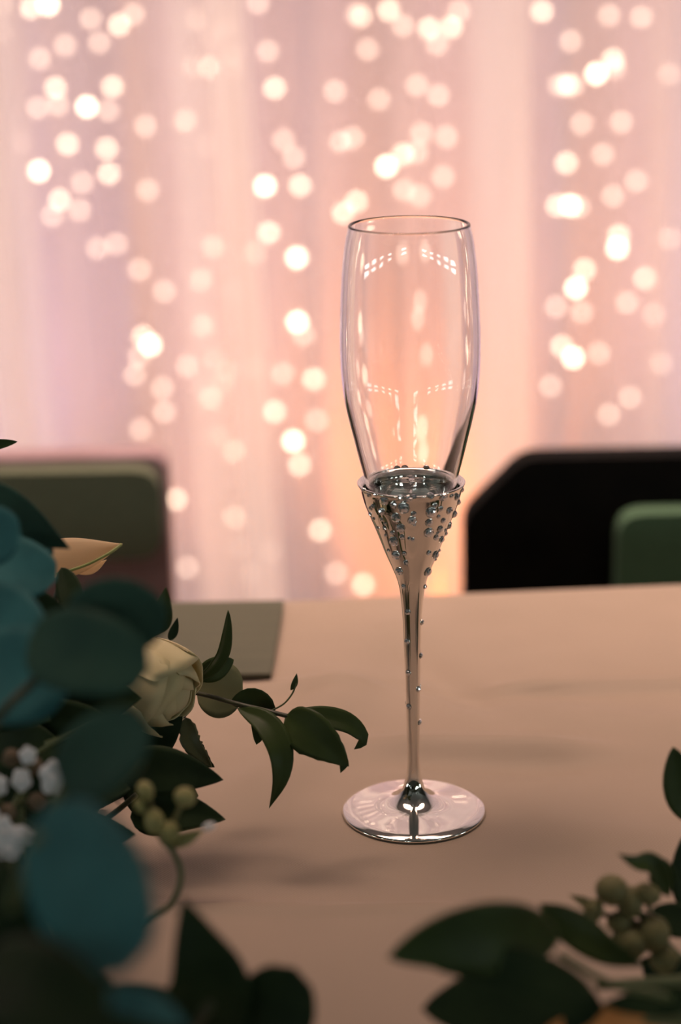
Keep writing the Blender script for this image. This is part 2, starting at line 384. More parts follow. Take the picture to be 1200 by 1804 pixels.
edges = [-60, 50, 125, 215, 275, 345, 392, 440, 505, 575, 660, 730, 800, 900, 1000, 1045, 1098, 1260]
for b in BULBS:
    for k in range(len(edges)-1):
        if edges[k] <= b[0] < edges[k+1]: strings.setdefault(k, []).append(b)
ordn = ['first', 'second', 'third', 'fourth', 'fifth', 'sixth', 'seventh', 'eighth', 'ninth', 'tenth', 'eleventh', 'twelfth', 'thirteenth', 'fourteenth', 'fifteenth', 'sixteenth', 'seventeenth', 'eighteenth']
ball = MB().ball((0, 0, 0), 0.0062, 10, 7)
bmesh_src = {}
for c, key in ((3, 'bulb_hi'), (2, 'bulb_mid'), (1, 'bulb_lo')):
    me = bpy.data.meshes.new('bulb'); me.from_pydata([tuple(v) for v in ball.v], [], ball.f); me.polygons.foreach_set('use_smooth', [True]*len(me.polygons)); me.materials.append(M[key]); bmesh_src[c] = me
for n_, k in enumerate(sorted(strings)):
    bs = sorted(strings[k], key=lambda b: b[1])
    pts = [PY(b[0], b[1], YB + random.uniform(-0.02, 0.02)) for b in bs]
    topx = sum(p.x for p in pts)/len(pts)
    t = thing('fairy_light_string', 'warm white fairy light string behind the sheer curtain, %s strand counting from the left' % ordn[n_], 'string lights', (topx, YB, 2.55), 'strands of the fairy light curtain')
    rgb = random.Random(n_)
    ups = [V((topx + 0.022*(rgb.random()-0.5), YB + 0.03*(rgb.random()-0.5), 2.4 - 0.155*q - 0.05*rgb.random())) for q in range(12)]
    for q, p in enumerate(ups):                          # the strand goes on up out of the frame
        o = link('bulb', bmesh_src[(2, 1, 3, 1, 2, 1)[(q+n_) % 6]], None, t); o.location = p - ORG[t.name]
    wire = [V((topx, YB, 2.55))] + [p + V((0, 0.008, 0)) for p in ups] + [p + V((0, 0.008, 0)) for p in pts]
    wire.append(V((pts[-1].x, YB, max(FL+0.05, pts[-1].z-0.25))))
    MB().tube(wire, 0.0008, 5).build('wire', M['wire'], t)
    for b, p in zip(bs, pts):
        o = link('bulb', bmesh_src[b[2]], None, t); o.location = p - ORG[t.name]

# strands of the same light curtain just past both edges of the photograph
for side, word in ((-1, 'left'), (1, 'right')):
    for k in range(4):
        rgb = random.Random(40 + side*7 + k); x = side*(0.56 + 0.075*k)
        t = thing('fairy_light_string', 'warm white fairy light string past the %s edge of the photo, %s strand outwards' % (word, ordn[k]), 'string lights', (x, YB, 2.55), 'strands of the fairy light curtain')
        pts = [V((x + 0.03*(rgb.random()-0.5), YB + 0.03*(rgb.random()-0.5), 2.4 - 0.15*q - 0.06*rgb.random())) for q in range(18)]
        MB().tube([V((x, YB, 2.55))] + [p + V((0, 0.008, 0)) for p in pts], 0.0008, 5).build('wire', M['wire'], t)
        for p in pts:
            o = link('bulb', bmesh_src[rgb.choice((1, 1, 2, 2, 3))], None, t); o.location = p - ORG[t.name]

# ------------------------------------------------------------------ table and cloth
EDGE_L, EDGE_R = PZ(500, 1049), PZ(1195, 1020)
slope = (EDGE_R.y-EDGE_L.y)/(EDGE_R.x-EDGE_L.x)
def back_y(x): return EDGE_L.y + slope*(x-EDGE_L.x)
XL, XR, YF = -1.05, 1.05, -0.47
def gauss_line(p, a, b, s, fade=0.03):
    d = b-a; L = d.length; d /= L; r = p-a; t = r.dot(d); n = abs(r.x*d.y-r.y*d.x)
    e = 1.0 if 0 <= t <= L else math.exp(-((min(abs(t), abs(t-L)))/fade)**2)
    return math.exp(-(n/s)**2)*e
def w2(px, py): q = PZ(px, py); return V((q.x, q.y))
RIDGES = [(w2(930,1214), w2(1250,1206), 0.005, 0.0018), (w2(770,1214), w2(930,1222), 0.005, -0.0010), (w2(430,1216), w2(560,1218), 0.006, 0.0012),
          (w2(740,1316), w2(950,1320), 0.010, 0.0021), (w2(760,1350), w2(960,1348), 0.012, -0.0012), (w2(610,1225), w2(490,1370), 0.018, 0.0022),
          (w2(300,1600), w2(760,1599), 0.003, 0.0008), (w2(745,1170), w2(840,1235), 0.012, -0.0014), (w2(560,1190), w2(690,1110), 0.02, 0.0015),
          (w2(900,1260), w2(1200,1275), 0.016, 0.0012), (w2(330,1240), w2(520,1300), 0.014, 0.0012), (w2(860,1440), w2(1100,1480), 0.02, 0.0008)]
def cloth_z(x, y):
    p = V((x, y)); h = sum(3.1*a*gauss_line(p, A, B, s) for A, B, s, a in RIDGES)
    h += 0.0010*noise.noise(V((x*9, y*13, 0.3))) + 0.0006*noise.noise(V((x*24, y*30, 1.7)))
    d = p.length; k = min(1, max(0, (d-0.034)/0.03)); k = k*k*(3-2*k)
    return h*k
def make_tablecloth():
    nx = 300; ny = 190; v = []; f = []; xv = []
    for i in range(nx+1):
        u = i/nx*2-1; xv.append((0.35*u + 0.70*u**3) if True else u)
    rows = []
    rad = 0.012
    def rowpts(fn): rows.append([fn(x) for x in xv])
    # front drape, top, back drape
    for j in range(10): rowpts(lambda x, j=j: (x, YF - rad - 0.02*math.sin(x*23)*(1-j/10), -0.70 + (0.70-rad)*j/10))
    for j in range(4): rowpts(lambda x, j=j: (x, YF - rad*math.cos(PI/2*j/4), -rad + rad*math.sin(PI/2*j/4)))
    for j in range(ny+1):
        rowpts(lambda x, j=j: (x, YF + (back_y(x)-rad-YF)*j/ny, cloth_z(x, YF + (back_y(x)-rad-YF)*j/ny)))
    for j in range(1, 5): rowpts(lambda x, j=j: (x, back_y(x) - rad + rad*math.sin(PI/2*j/4), -rad + rad*math.cos(PI/2*j/4)))
    for j in range(1, 11): rowpts(lambda x, j=j: (x, back_y(x) + 0.02*math.sin(x*21)*(j/10), -rad - (0.70-rad)*j/10))
    for r in rows: v += r
    n = nx+1
    for j in range(len(rows)-1):
        for i in range(nx): q = j*n+i; f.append((q, q+1, q+n+1, q+n))
    # side drapes
    for side, idx in ((-1, 0), (1, nx)):
        base = len(v); m_ = 8
        top = list(range(14, 14+ny+1))
        for k in range(1, m_+1):
            for j in top:
                x, y, z = rows[j][idx]; v.append((x + side*(0.008+0.015*math.sin(y*25)*k/m_), y, -0.70*k/m_))
        c = ny+1
        for j in range(ny):
            a, b = (14+j)*n+idx, (15+j)*n+idx; f.append((a, b, base+j+1, base+j))
            for k in range(m_-1): q = base+k*c+j; f.append((q, q+1, q+c+1, q+c))
    o = obj('tablecloth', v, f, M['cloth']); tag(o, 'pale champagne tablecloth covering the head table under the flute', 'tablecloth'); return o
make_tablecloth()
t = thing('banquet_table', 'folding banquet table hidden under the pale champagne tablecloth', 'table', (0, -0.1, FL))
MB().add([(XL+0.03, YF+0.02, -0.045), (XR-0.03, YF+0.02, -0.045), (XR-0.03, back_y(XR)-0.03, -0.045), (XL+0.03, back_y(XL)-0.03, -0.045),
          (XL+0.03, YF+0.02, -0.014), (XR-0.03, YF+0.02, -0.014), (XR-0.03, back_y(XR)-0.03, -0.014), (XL+0.03, back_y(XL)-0.03, -0.014)],
         [(0,3,2,1),(4,5,6,7),(0,1,5,4),(1,2,6,5),(2,3,7,6),(3,0,4,7)]).build('tabletop', M['wood'], t, False)
for x in (-0.9, 0.9):
    for y in (-0.38, 0.12): MB().tube([(x, y, FL), (x, y, -0.045)], 0.016, 10).build('leg', M['fixture'], t)

# ------------------------------------------------------------------ champagne flute
FLU = thing('champagne_flute', 'tall clear champagne flute with a silver stem studded with rhinestones, standing on the cloth', 'glass', (0, 0, 0))
def zat(py):                                           # height on the axis that shows at picture row py
    lo, hi = -0.02, 0.32
    for _ in range(50):
        mid_ = (lo+hi)/2
        if proj(V((0, 0, mid_)))[1] > py: lo = mid_
        else: hi = mid_
    return lo
def rat(py, hw): return hw*proj(V((0, 0, zat(py))))[2]/FPX
def prof(pairs):
    pts = [V((rat(y, w), zat(y), 0)) for y, w in pairs]; return [(p.x, p.y) for p in smoothpts(pts, 5)]
outer = prof([(398,108),(405,109.5),(418,112.5),(440,116),(470,119.2),(520,122.2),(590,124.5),(650,123),(698,118),(735,110),(770,101),(800,93.5),(835,84),(862,78.5),(884,73),(904,66),(922,56),(934,42),(940,15)])
def offset(pr, d):
    out = []
    for i, (r, z) in enumerate(pr):
        a = pr[max(i-1,0)]; b = pr[min(i+1,len(pr)-1)]; tx, tz = b[0]-a[0], b[1]-a[1]; L = math.hypot(tx, tz)
        out.append((max(0.0004, r + tz/L*d), z - tx/L*d))
    return out
TH = 0.0013
inner = offset(outer, TH)
inner = [(r, z + (0.0028 if i > len(inner)-9 else 0)) for i, (r, z) in enumerate(inner)]
rim_r = (outer[0][0]+inner[0][0])/2; rz = outer[0][1]
rim = [(rim_r - math.cos(a)*TH*0.55, rz + math.sin(a)*TH*0.62) for a in [PI*k/6 for k in range(1, 6)]]
body = [(0.0003, outer[-1][1])] + outer[::-1] + rim[::-1] + inner + [(0.0003, inner[-1][1])]
v, f = lathe(body, 128); f.append(tuple(range(128))[::-1]); f.append(tuple(range(len(v)-128, len(v))))
bowl = obj('glass_bowl', v, f, M['glass'], FLU); bowl['label'] = 'clear tapering glass bowl'
# silver cup, stem and foot, one spun piece
cupo = prof([(856,90.5),(870,87),(884,83),(904,75),(932,63),(971,47.5),(999,35),(1023,25.5),(1049,20.5),(1085,17.2),(1130,15.4),(1187,13.6),(1250,12.3),(1320,11.2),(1345,11.3)])
LIPZ = zat(849)
lip_r = rat(849, 95.5)
K = 0.252e-3
foot = [(0.0031, 0.0185), (0.0039, 0.0152), (0.0050, 0.0115), (0.0066, 0.0087), (0.0092, 0.0068), (0.0130, 0.0055), (0.0180, 0.0045), (0.0235, 0.0038), (0.0275, 0.0031), (0.0296, 0.0027), (0.0304, 0.0022), (0.0312, 0.0020), (0.0318, 0.0014), (0.0316, 0.0006), (0.0308, 0.0001), (0.0295, 0.0000)]
zf = foot[0][1]
upper = [p for p in cupo if p[1] > zf+0.0015]
lip_out = [(lip_r-0.0012, LIPZ-0.0020), (lip_r-0.0005, LIPZ-0.0011), (lip_r-0.0001, LIPZ-0.0004), (lip_r, LIPZ), (lip_r-0.0003, LIPZ+0.0003)]
lip_in = [(lip_r-0.0008, LIPZ+0.0003), (lip_r-0.0016, LIPZ-0.0002), (lip_r-0.0024, LIPZ-0.0010), (rat(855, 80.6)+0.00006, LIPZ-0.0022)]
upper = [p for p in upper if p[1] < LIPZ-0.0026]
cin = [(max(0.0004, r-0.0010), z+0.0002) for r, z in upper if zat(955) < z < LIPZ-0.0045]
inside = lip_in + cin[:] + [(0.0004, cin[-1][1]-0.001)]
metal = inside[::-1] + lip_out[::-1] + upper + foot
v, f = lathe(metal, 128); f.append(tuple(range(len(v)-128, len(v))))
stm = obj('silver_stem', v, [q[::-1] for q in f], M['silver'], FLU); stm['label'] = 'mirror-polished silver cup, stem and round foot'
stm_prof = lip_out[::-1] + upper + foot[:3]
def rad_at(z):
    for (r0, z0), (r1, z1) in zip(stm_prof, stm_prof[1:]):
        if z1 <= z <= z0: return r0 + (r1-r0)*(z0-z)/max(1e-9, z0-z1), (r0-r1)/max(1e-9, z0-z1)
    return 0.003, 0.0
def stone_mesh():
    mb = MB(); n = 8
    v = []; f = []
    for r, z in ((0.98, 0.0), (1.0, 0.18), (0.74, 0.55), (0.36, 0.74)): v += [V((r*math.cos(2*PI*(k+0.5*(z > 0.3))/n), r*math.sin(2*PI*(k+0.5*(z > 0.3))/n), z)) for k in range(n)]
    for i in range(3):
        for k in range(n): f.append((i*n+k, i*n+(k+1)%n, (i+1)*n+(k+1)%n, (i+1)*n+k))
    f.append(tuple(range(3*n, 4*n))); f.append(tuple(range(n))[::-1])
    me = bpy.data.meshes.new('rhinestone'); me.from_pydata([tuple(a) for a in v], [], f); me.materials.append(M['stone']); return me
def ring_mesh():
    v, f = lathe([(1.12, -0.35), (1.12, 0.06), (1.0, 0.12), (0.9, 0.02), (0.2, 0.01)], 10); f.append(tuple(range(40, 50)))
    me = bpy.data.meshes.new('setting'); me.from_pydata([tuple(a) for a in v], [], f); me.materials.append(M['setting']); return me
SM, RM = stone_mesh(), ring_mesh()
Z5 = [(110,180,25),(172,182,18),(255,240,42),(150,298,22),(128,318,20),(235,350,35),(350,285,30),(420,215,32),(497,218,34),(545,200,22),(588,190,28),(710,190,30),(755,290,25),(840,205,40),(925,190,22),(985,205,30),(1075,130,25),(1040,255,25),(445,315,52),(720,355,50),(815,320,24),(905,340,33),(970,375,35),(795,400,18),(370,410,45),(545,375,26),(532,440,40),(552,482,16),(845,440,25),(700,460,36),(418,515,42),(915,495,28),(815,525,32),(875,540,18),(905,570,20),(700,560,45),(340,565,22),(265,515,22),(278,590,16),(435,605,25),(508,620,18),(542,632,18),(355,650,45),(775,610,26),(835,630,32),(305,740,16),(380,790,42),(460,770,22),(705,765,24),(775,785,38),(835,740,15),(798,830,15),(475,862,24),(415,950,38),(700,955,40),(460,1105,24),(675,1105,22),(60,130,18),(125,375,18),(160,420,14),(200,515,16),(235,430,18),(270,470,14),(790,570,16),(960,470,20)]
stones = [(630+x/5.714, 840+y/5.714, r/5.714) for x, y, r in Z5]
stones += [(718,1078,4.6),(744,1096,4.6),(717,1130,4.6),(741,1155,4.6),(719,1185,4.6),(737,1214,4.6),(720,1245,4.6),(739,1273,4.0)]
def put_stone(th, z, r, rad, slope_):
    n = V((math.sin(th), -math.cos(th), -slope_)).normalized()
    p = V((rad*math.sin(th), -rad*math.cos(th), z))
    q = n.to_track_quat('Z', 'Y') @ Matrix.Rotation(random.random()*6.28, 3, 'Z').to_quaternion()
    for nm, me in (('setting', RM), ('rhinestone', SM)):
        o = link(nm, me, None, stm); o.location = p + n*0.00015; o.rotation_euler = q.to_euler(); o.scale = (r, r, r)
for px, py, rp in stones:
    z = zat(py)
    for _ in range(8):                                 # the stone sits on the near side, not on the axis
        rad, sl = rad_at(z); ax = proj(V((0, 0, z))); s_ = max(-0.97, min(0.97, (px-ax[0])*ax[2]/FPX/rad)); th = math.asin(s_)
        y_ = proj(V((rad*math.sin(th), -rad*math.cos(th), z)))[1]; z += (y_-py)*0.00025*0.9
    rad, sl = rad_at(z)
    put_stone(th, z, rp*K*1.06, rad, sl)
    if rp > 3.9 and abs(th) < 1.2 and rp < 7: put_stone(PI-th*1.1, z, rp*K*1.06, rad, sl)

# ------------------------------------------------------------------ folder on the table
ca, cb, cc_, cdn = PZ(500, 1058, 0.005), PZ(478, 1187, 0.005), PZ(236, 1192, 0.005), PZ(272, 1062, 0.005)
FO = thing('menu_folder', 'flat olive grey folder lying on the cloth at left behind the leaves', 'folder', ((ca+cb+cc_+cdn)/4 - V((0, 0, 0.005))))
def slab(a, b, c, d, z0, z1): return MB().add([V((p.x, p.y, z0)) for p in (a, b, c, d)] + [V((p.x, p.y, z1)) for p in (a, b, c, d)], [(0,1,2,3),(7,6,5,4),(0,4,5,1),(1,5,6,2),(2,6,7,3),(3,7,4,0)])
slab(ca, cb, cc_, cdn, 0.0032, 0.0052).build('cover', M['card'], FO, False)
k_ = 0.985; ce = (ca+cb+cc_+cdn)/4
slab(*[ce+(p-ce)*k_ for p in (ca, cb, cc_, cdn)], 0.0012, 0.0032).build('pages', M['card_edge'], FO, False)

# ------------------------------------------------------------------ chairs behind the table
def rounded_panel(pts, y0, y1, n=4, rad=0.012):
    """upright slab from an outline of (x, z); rounded corners"""
    out = []
    L = len(pts)
    for i in range(L):
        a, b, c = V(pts[i-1]), V(pts[i]), V(pts[(i+1)%L])
        r1 = min(rad, (a-b).length*0.45, (c-b).length*0.45)
        p0 = b+(a-b).normalized()*r1; p2 = b+(c-b).normalized()*r1
        for k in range(n+1):
            t = k/n; out.append(p0*(1-t)**2 + b*2*t*(1-t) + p2*t*t)
    m_ = len(out); v = [V((p.x, y0, p.y)) for p in out] + [V((p.x, y1, p.y)) for p in out]
    f = [tuple(range(m_))[::-1], tuple(range(m_, 2*m_))] + [(i, (i+1)%m_, m_+(i+1)%m_, m_+i) for i in range(m_)]
    return MB().add(v, f)
def chair(name, label, yb, x0, x1, ztop, zlow, cham, fmat, pmat, inset, padz, padlow=None):
    """yb: plane of the backrest; the seat faces the table"""
    t = thing(name, label, 'chair', ((x0+x1)/2, yb-0.2, FL))
    c = cham
    fr = rounded_panel([(x0, zlow), (x1, zlow), (x1, ztop-c), (x1-c, ztop), (x0+c, ztop), (x0, ztop-c)], yb, yb+0.03)
    fr.build('back_frame', M[fmat], t, False)
    padlow = zlow+0.01 if padlow is None else padlow
    pd = rounded_panel([(x0+inset, padlow), (x1-inset, padlow), (x1-inset, padz), (x0+inset, padz)], yb-0.022, yb-0.0005, rad=0.02)
    pd.build('backrest', M[pmat], t, False)
    MB().add([(x0+0.02, yb-0.3, FL+0.43), (x1-0.02, yb-0.3, FL+0.43), (x1-0.02, yb-0.02, FL+0.42), (x0+0.02, yb-0.02, FL+0.42),
              (x0+0.03, yb-0.29, FL+0.47), (x1-0.03, yb-0.29, FL+0.47), (x1-0.03, yb-0.02, FL+0.46), (x0+0.03, yb-0.02, FL+0.46)],
             [(0,3,2,1),(4,5,6,7),(0,1,5,4),(1,2,6,5),(2,3,7,6),(3,0,4,7)]).build('seat', M[pmat], t, False)
    for s, x in ((1, x0+0.03), (-1, x1-0.03)):
        MB().tube([(x, yb+0.045, FL), (x, yb+0.012, FL+0.42), (x, yb+0.014, zlow+0.02)], 0.012, 8).build('leg', M[fmat], t)
        MB().tube([(x, yb-0.29, FL), (x, yb-0.27, FL+0.43)], 0.012, 8).build('leg', M[fmat], t)
    return t
YC = 0.64
a = PY(818, 1000, YC); b = PY(1000, 807, YC); g1 = PY(1090, 905, YC-0.02)
chair('black_chair', 'black high-backed chair with a dark green back pad, behind the table at right', YC, a.x, a.x+0.46, b.z, -0.26, 0.046, 'black', 'green_pad', g1.x-a.x, g1.z)
a = PY(296, 880, YC); b = PY(150, 806, YC); g1 = PY(292, 828, YC-0.02)
LC = chair('olive_chair', 'olive padded chair with a mauve frame and painted-in edge light, behind the table at left', YC, a.x-0.44, a.x, b.z, PY(200, 1060, YC).z-0.05, 0.008, 'mauve', 'olive_pad', 0.004, g1.z, PY(200, 985, YC-0.02).z)

# ------------------------------------------------------------------ LEFT ARRANGEMENT
GL = 'foliage and flowers of the arrangement at left'
def ground(px, py, dx=0.0): q = PZ(px, py, 0.002); return q + V((dx, 0, 0))
def sprig(name, label, cat, pts, r=0.0012, mt='stem', foot=None, grp=GL):
    """a cut stem: stem through the given points, its lower end on the cloth at foot (px, py)"""
    pts = [(a, c, near(d)) for a, c, d in pts]
    b = ground(*foot) if foot else P(*pts[0])
    t = thing(name, label, cat, b, grp)
    w = ([b] if foot else []) + [P(*p) for p in pts]
    stem(t, None, r, mt, world=w); return t

# leaf tip poking in at the left edge
t = sprig('ruscus_sprig', 'small dark leaf tip poking in at the left edge above the olive chair', 'foliage', [(-160,1100,.80),(-90,900,.80),(-50,800,.80)], 0.0012, 'stem_dark', (-150,1400))
leaf(M['ruscus'], t, [(-50,800,.80),(-20,786,.80),(31,778,.80)], 0.0048, 'oval', fold=0.3)
leaf(M['ruscus'], t, [(-60,830,.80),(-100,790,.80),(-150,770,.81)], 0.012, 'ovate', fold=0.3)

# silver dollar eucalyptus, upper left
t = sprig('eucalyptus_sprig', 'blue green eucalyptus sprig with round leaves, topmost at the left edge beside the cream petal', 'foliage', [(-60,1200,.72),(-70,1050,.70),(-60,900,.69)], 0.0016, 'stem', (-120,1480))
leaf(M['euc_dark'], t, [(-80,850,.70),(20,908,.70),(124,967,.70)], 0.0215, 'lance', roll=0.5, fold=0.15, label='long dark green leaf with a pointed tip')
leaf(M['euc'], t, [(-70,950,.66),(-10,945,.655),(36,945,.65)], 0.021, 'round', roll=-0.1, fold=0.05)
leaf(M['euc'], t, [(-60,960,.70),(20,1000,.69),(99,1022,.68)], 0.024, 'round', roll=-0.25, fold=0.1)
leaf(M['euc'], t, [(-50,925,.72),(30,945,.71),(95,975,.70)], 0.016, 'oval', roll=-0.2, fold=0.1)
# second eucalyptus sprig in front of the rose
t = sprig('eucalyptus_sprig', 'dark eucalyptus sprig with two broad round leaves in front of the cream rose', 'foliage', [(-40,1330,.62),(60,1200,.61),(130,1130,.61)], 0.0015, 'stem_dark', (-100,1600))
leaf(M['euc_dark'], t, [(130,1120,.605),(200,1080,.60),(293,1110,.60)], 0.0235, 'round', roll=0.2, fold=0.1)
leaf(M['euc_dark'], t, [(50,1130,.60),(150,1150,.59),(262,1180,.59)], 0.027, 'round', roll=-0.15, fold=0.1)
leaf(M['euc'], t, [(-60,1160,.63),(20,1190,.62),(125,1215,.61)], 0.034, 'round', roll=-0.2, fold=0.1)
leaf(M['euc'], t, [(-50,1060,.65),(10,1100,.64),(70,1150,.63)], 0.026, 'round', roll=0.1, fold=0.1)
# third, near the camera
t = sprig('eucalyptus_sprig', 'large blurred blue green eucalyptus leaf closest to the camera at lower left', 'foliage', [(-40,1750,.56),(20,1600,.53),(70,1470,.525)], 0.0018, 'stem', (-60,1900))
leaf(M['euc'], t, [(85,1420,.53),(150,1550,.515),(225,1712,.50)], 0.0325, 'round', roll=0.15, fold=0.08, curl=0.1)
leaf(M['dark'], t, [(-40,1700,.52),(70,1745,.50),(190,1800,.49)], 0.026, 'round', roll=-0.2, fold=0.1)
leaf(M['euc'], t, [(160,1752,.53),(250,1770,.525),(330,1812,.52)], 0.010, 'oval', roll=-0.6, fold=0.1)
leaf(M['dark'], t, [(-60,1560,.54),(-10,1600,.53),(60,1660,.53)], 0.026, 'round', roll=0.2, fold=0.1)
# olive round leaf below the rose
t = sprig('eucalyptus_sprig', 'olive green round eucalyptus leaf blurred below the cream rose', 'foliage', [(40,1560,.60),(80,1450,.58),(120,1370,.575)], 0.0014, 'stem', (40,1850))
leaf(M['euc_dark'], t, [(110,1385,.575),(190,1320,.565),(262,1275,.56)], 0.024, 'round', roll=-0.2, fold=0.1)
leaf(M['bud_dark'], t, [(140,1400,.585),(190,1370,.58),(255,1345,.58)], 0.010, 'oval', roll=0.4, fold=0.1)

# cream petal
t = sprig('lily_bloom', 'cream lily petal with a green rib pointing right in front of the olive chair', 'flower', [(-20,1180,.80),(10,1080,.80),(40,1010,.80)], 0.0016, 'stem', (-60,1400))
leaf(M['lily'], t, [(30,990,.80),(110,985,.80),(170,972,.80),(216,958,.80)], 0.0165, 'lance', roll=0.15, fold=0.0, curl=0.35, name='petal', thick=0.0007)
MB().tube(chain([(100,1012,.793),(150,996,.793),(190,976,.794),(214,959,.797)]), 0.0007, 6).build('petal_rib', M['rib'], t)
leaf(M['lily'], t, [(120,1000,.805),(160,1002,.805),(188,986,.805)], 0.005, 'lance', roll=0.3, fold=0.1, name='petal')
leaf(M['lily'], t, [(30,1000,.81),(0,950,.82),(-40,900,.83)], 0.017, 'lance', roll=-0.2, fold=0.0, curl=0.3, name='petal')

# dark leaf under the petal, pointed leaf above the rose
t = sprig('salal_sprig', 'black green leaf hanging just under the cream lily petal', 'foliage', [(60,1180,.79),(90,1080,.78),(110,1015,.775)], 0.0012, 'stem_dark', (20,1420))
leaf(M['dark'], t, [(108,1000,.775),(122,1040,.77),(128,1095,.765)], 0.0105, 'oval', roll=0.2, fold=0.1)
t = sprig('salal_sprig', 'small dark pointed leaf standing upright above the cream rose', 'foliage', [(165,1235,.785),(236,1142,.778),(284,1112,.775)], 0.001, 'stem_dark', (180,1420))
leaf(M['ruscus'], t, [(280,1116,.775),(287,1075,.77),(292,1034,.77)], 0.0090, 'ovate', roll=0.2, fold=0.2)
leaf(M['dark'], t, [(298,1128,.785),(306,1112,.785),(313,1088,.785)], 0.0040, 'ovate', roll=0.2, fold=0.2)

# rose
RC = P(270, 1206, .80)
RX = (R_*0.72 - U_*0.38 - F_*0.30).normalized()          # the bloom looks to the right
RA = RX.orthogonal().normalized(); RB = RX.cross(RA)
t = thing('rose', 'cream rose bloom with closed petals at the right end of the arrangement', 'flower', ground(150, 1480), GL)
stem(t, None, 0.0022, 'stem', world=[ground(150, 1480), P(190, 1330, .82), RC - RX*0.018])
def rose_petal(a0, half, R0, v1, flare, ruff, seed):
    nu, nv = 12, 10; v = []; f = []; rg = random.Random(seed); ph = rg.random()*6
    for side in (0, 1):
        for j in range(nv+1):
            q = j/nv; lat = -PI/2 + (PI*v1)*q
            for i in range(nu+1):
                u = i/nu*2-1; wth = half*min(1, (math.sin(PI*min(1, q*0.62+0.02)))**0.55)
                an = a0 + u*wth; la = lat - 0.28*u*u*q
                R1 = R0*(1 + flare*max(0, q-0.72)**1.3*2.4 + ruff*math.sin(u*5+ph)*q*q) - side*0.0006
                v.append(RC + (RA*math.cos(an)+RB*math.sin(an))*math.cos(la)*R1*1.0 + RX*math.sin(la)*R1*1.12)
    n = (nu+1)*(nv+1)
    for j in range(nv):
        for i in range(nu):
            a = j*(nu+1)+i; b = a+nu+1
            f.append((a, a+1, b+1, b)); f.append((n+a, n+b, n+b+1, n+a+1))
    for i in range(nu): a = nv*(nu+1)+i; f.append((a, a+1, n+a+1, n+a))
    for j in range(nv):
        for i in (0, nu): a = j*(nu+1)+i; f.append((a, a+nu+1, n+a+nu+1, n+a))
    return obj('petal', v, f, M['petal'], t)
MB().ball(RC, (0.0135, 0.0135, 0.0165), 16, 10, (RA, RB, RX)).build('bud_core', M['petal'], t)
for k in range(3): rose_petal(k*2.1+0.5, 1.15, 0.0150, 0.88, 0.05, 0.02, k)
for k in range(4): rose_petal(k*PI/2+0.2, 1.05, 0.0170, 0.80, 0.10, 0.025, 10+k)
for k in range(5): rose_petal(k*2*PI/5+0.9, 0.95, 0.0192, 0.70, 0.20, 0.03, 20+k)
for k in range(5):
    d = RA*math.cos(k*1.257)+RB*math.sin(k*1.257)
    p0 = RC - RX*0.0205; MB().tube(smoothpts([p0, p0+d*0.008+RX*0.0005, p0+d*0.016-RX*0.005], 4), [0.0016-0.0015*i/8 for i in range(9)], 6).build('sepal', M['stem'], t)

# ruscus sprig reaching towards the flute
t = sprig('ruscus_sprig', 'green ruscus sprig with curling leaves reaching from the rose towards the flute foot', 'foliage',
          [(292,1216,.836),(350,1222,.820),(410,1238,.805),(460,1250,.80),(508,1262,.797)], 0.0010, 'stem_dark', (170,1300))
leaf(M['ruscus'], t, [(346,1198,.815),(372,1178,.81),(390,1150,.808),(398,1112,.805),(402,1075,.803)], 0.0075, 'oval', roll=0.75, fold=0.35, label='narrow leaf twisting upwards')
leaf(M['ruscus_pale'], t, [(345,1215,.83),(385,1215,.83),(428,1222,.832)], 0.0250, 'round', roll=-0.2, fold=0.05, label='broad pale leaf behind the stem')
leaf(M['ruscus'], t, [(346,1196,.825),(375,1180,.825),(412,1162,.828)], 0.0105, 'oval', roll=0.2, fold=0.1)
leaf(M['ruscus'], t, [(405,1240,.81),(440,1230,.812),(464,1252,.815),(452,1312,.818)], 0.0120, 'oval', roll=0.3, fold=0.2)
leaf(M['ruscus'], t, [(418,1248,.803),(465,1272,.795),(492,1318,.79),(494,1370,.79),(474,1424,.793)], 0.0118, 'lance', roll=-0.3, fold=0.25, label='long leaf drooping to the cloth')
leaf(M['ruscus'], t, [(503,1262,.797),(545,1290,.79),(585,1322,.788),(615,1350,.79)], 0.0200, 'ovate', roll=0.15, fold=0.18, jag=0.10, label='broad leaf with a torn tip')
leaf(M['ruscus'], t, [(506,1260,.800),(570,1264,.803),(615,1276,.805),(640,1302,.806),(624,1320,.806)], 0.0100, 'oval', roll=-0.4, fold=0.2, label='leaf hooked at the tip')
leaf(M['ruscus'], t, [(594,1332,.789),(606,1342,.79),(600,1362,.79)], 0.004, 'lance', roll=0.1, fold=0.1)
MB().tube(chain([(478,1252,.80),(500,1240,.80),(515,1222,.80),(522,1204,.80)]), 0.0004, 6).build('tendril', M['stem'], t)
leaf(M['ruscus'], t, [(512,1216,.80),(519,1204,.80),(523,1186,.80)], 0.0026, 'lance', roll=0.2, fold=0.2)
t = sprig('ruscus_sprig', 'dark olive leaf hanging straight down under the cream rose', 'foliage', [(240,1290,.82),(290,1262,.81),(326,1262,.805)], 0.0009, 'stem_dark', (200,1400))
leaf(M['ruscus_pale'], t, [(328,1264,.803),(336,1300,.80),(352,1325,.798),(374,1352,.797)], 0.0092, 'ovate', roll=0.3, fold=0.3, jag=0.3)
leaf(M['dark'], t, [(336,1300,.806),(350,1330,.804),(378,1352,.80)], 0.0090, 'ovate', roll=0.3, fold=0.2, jag=0.4)

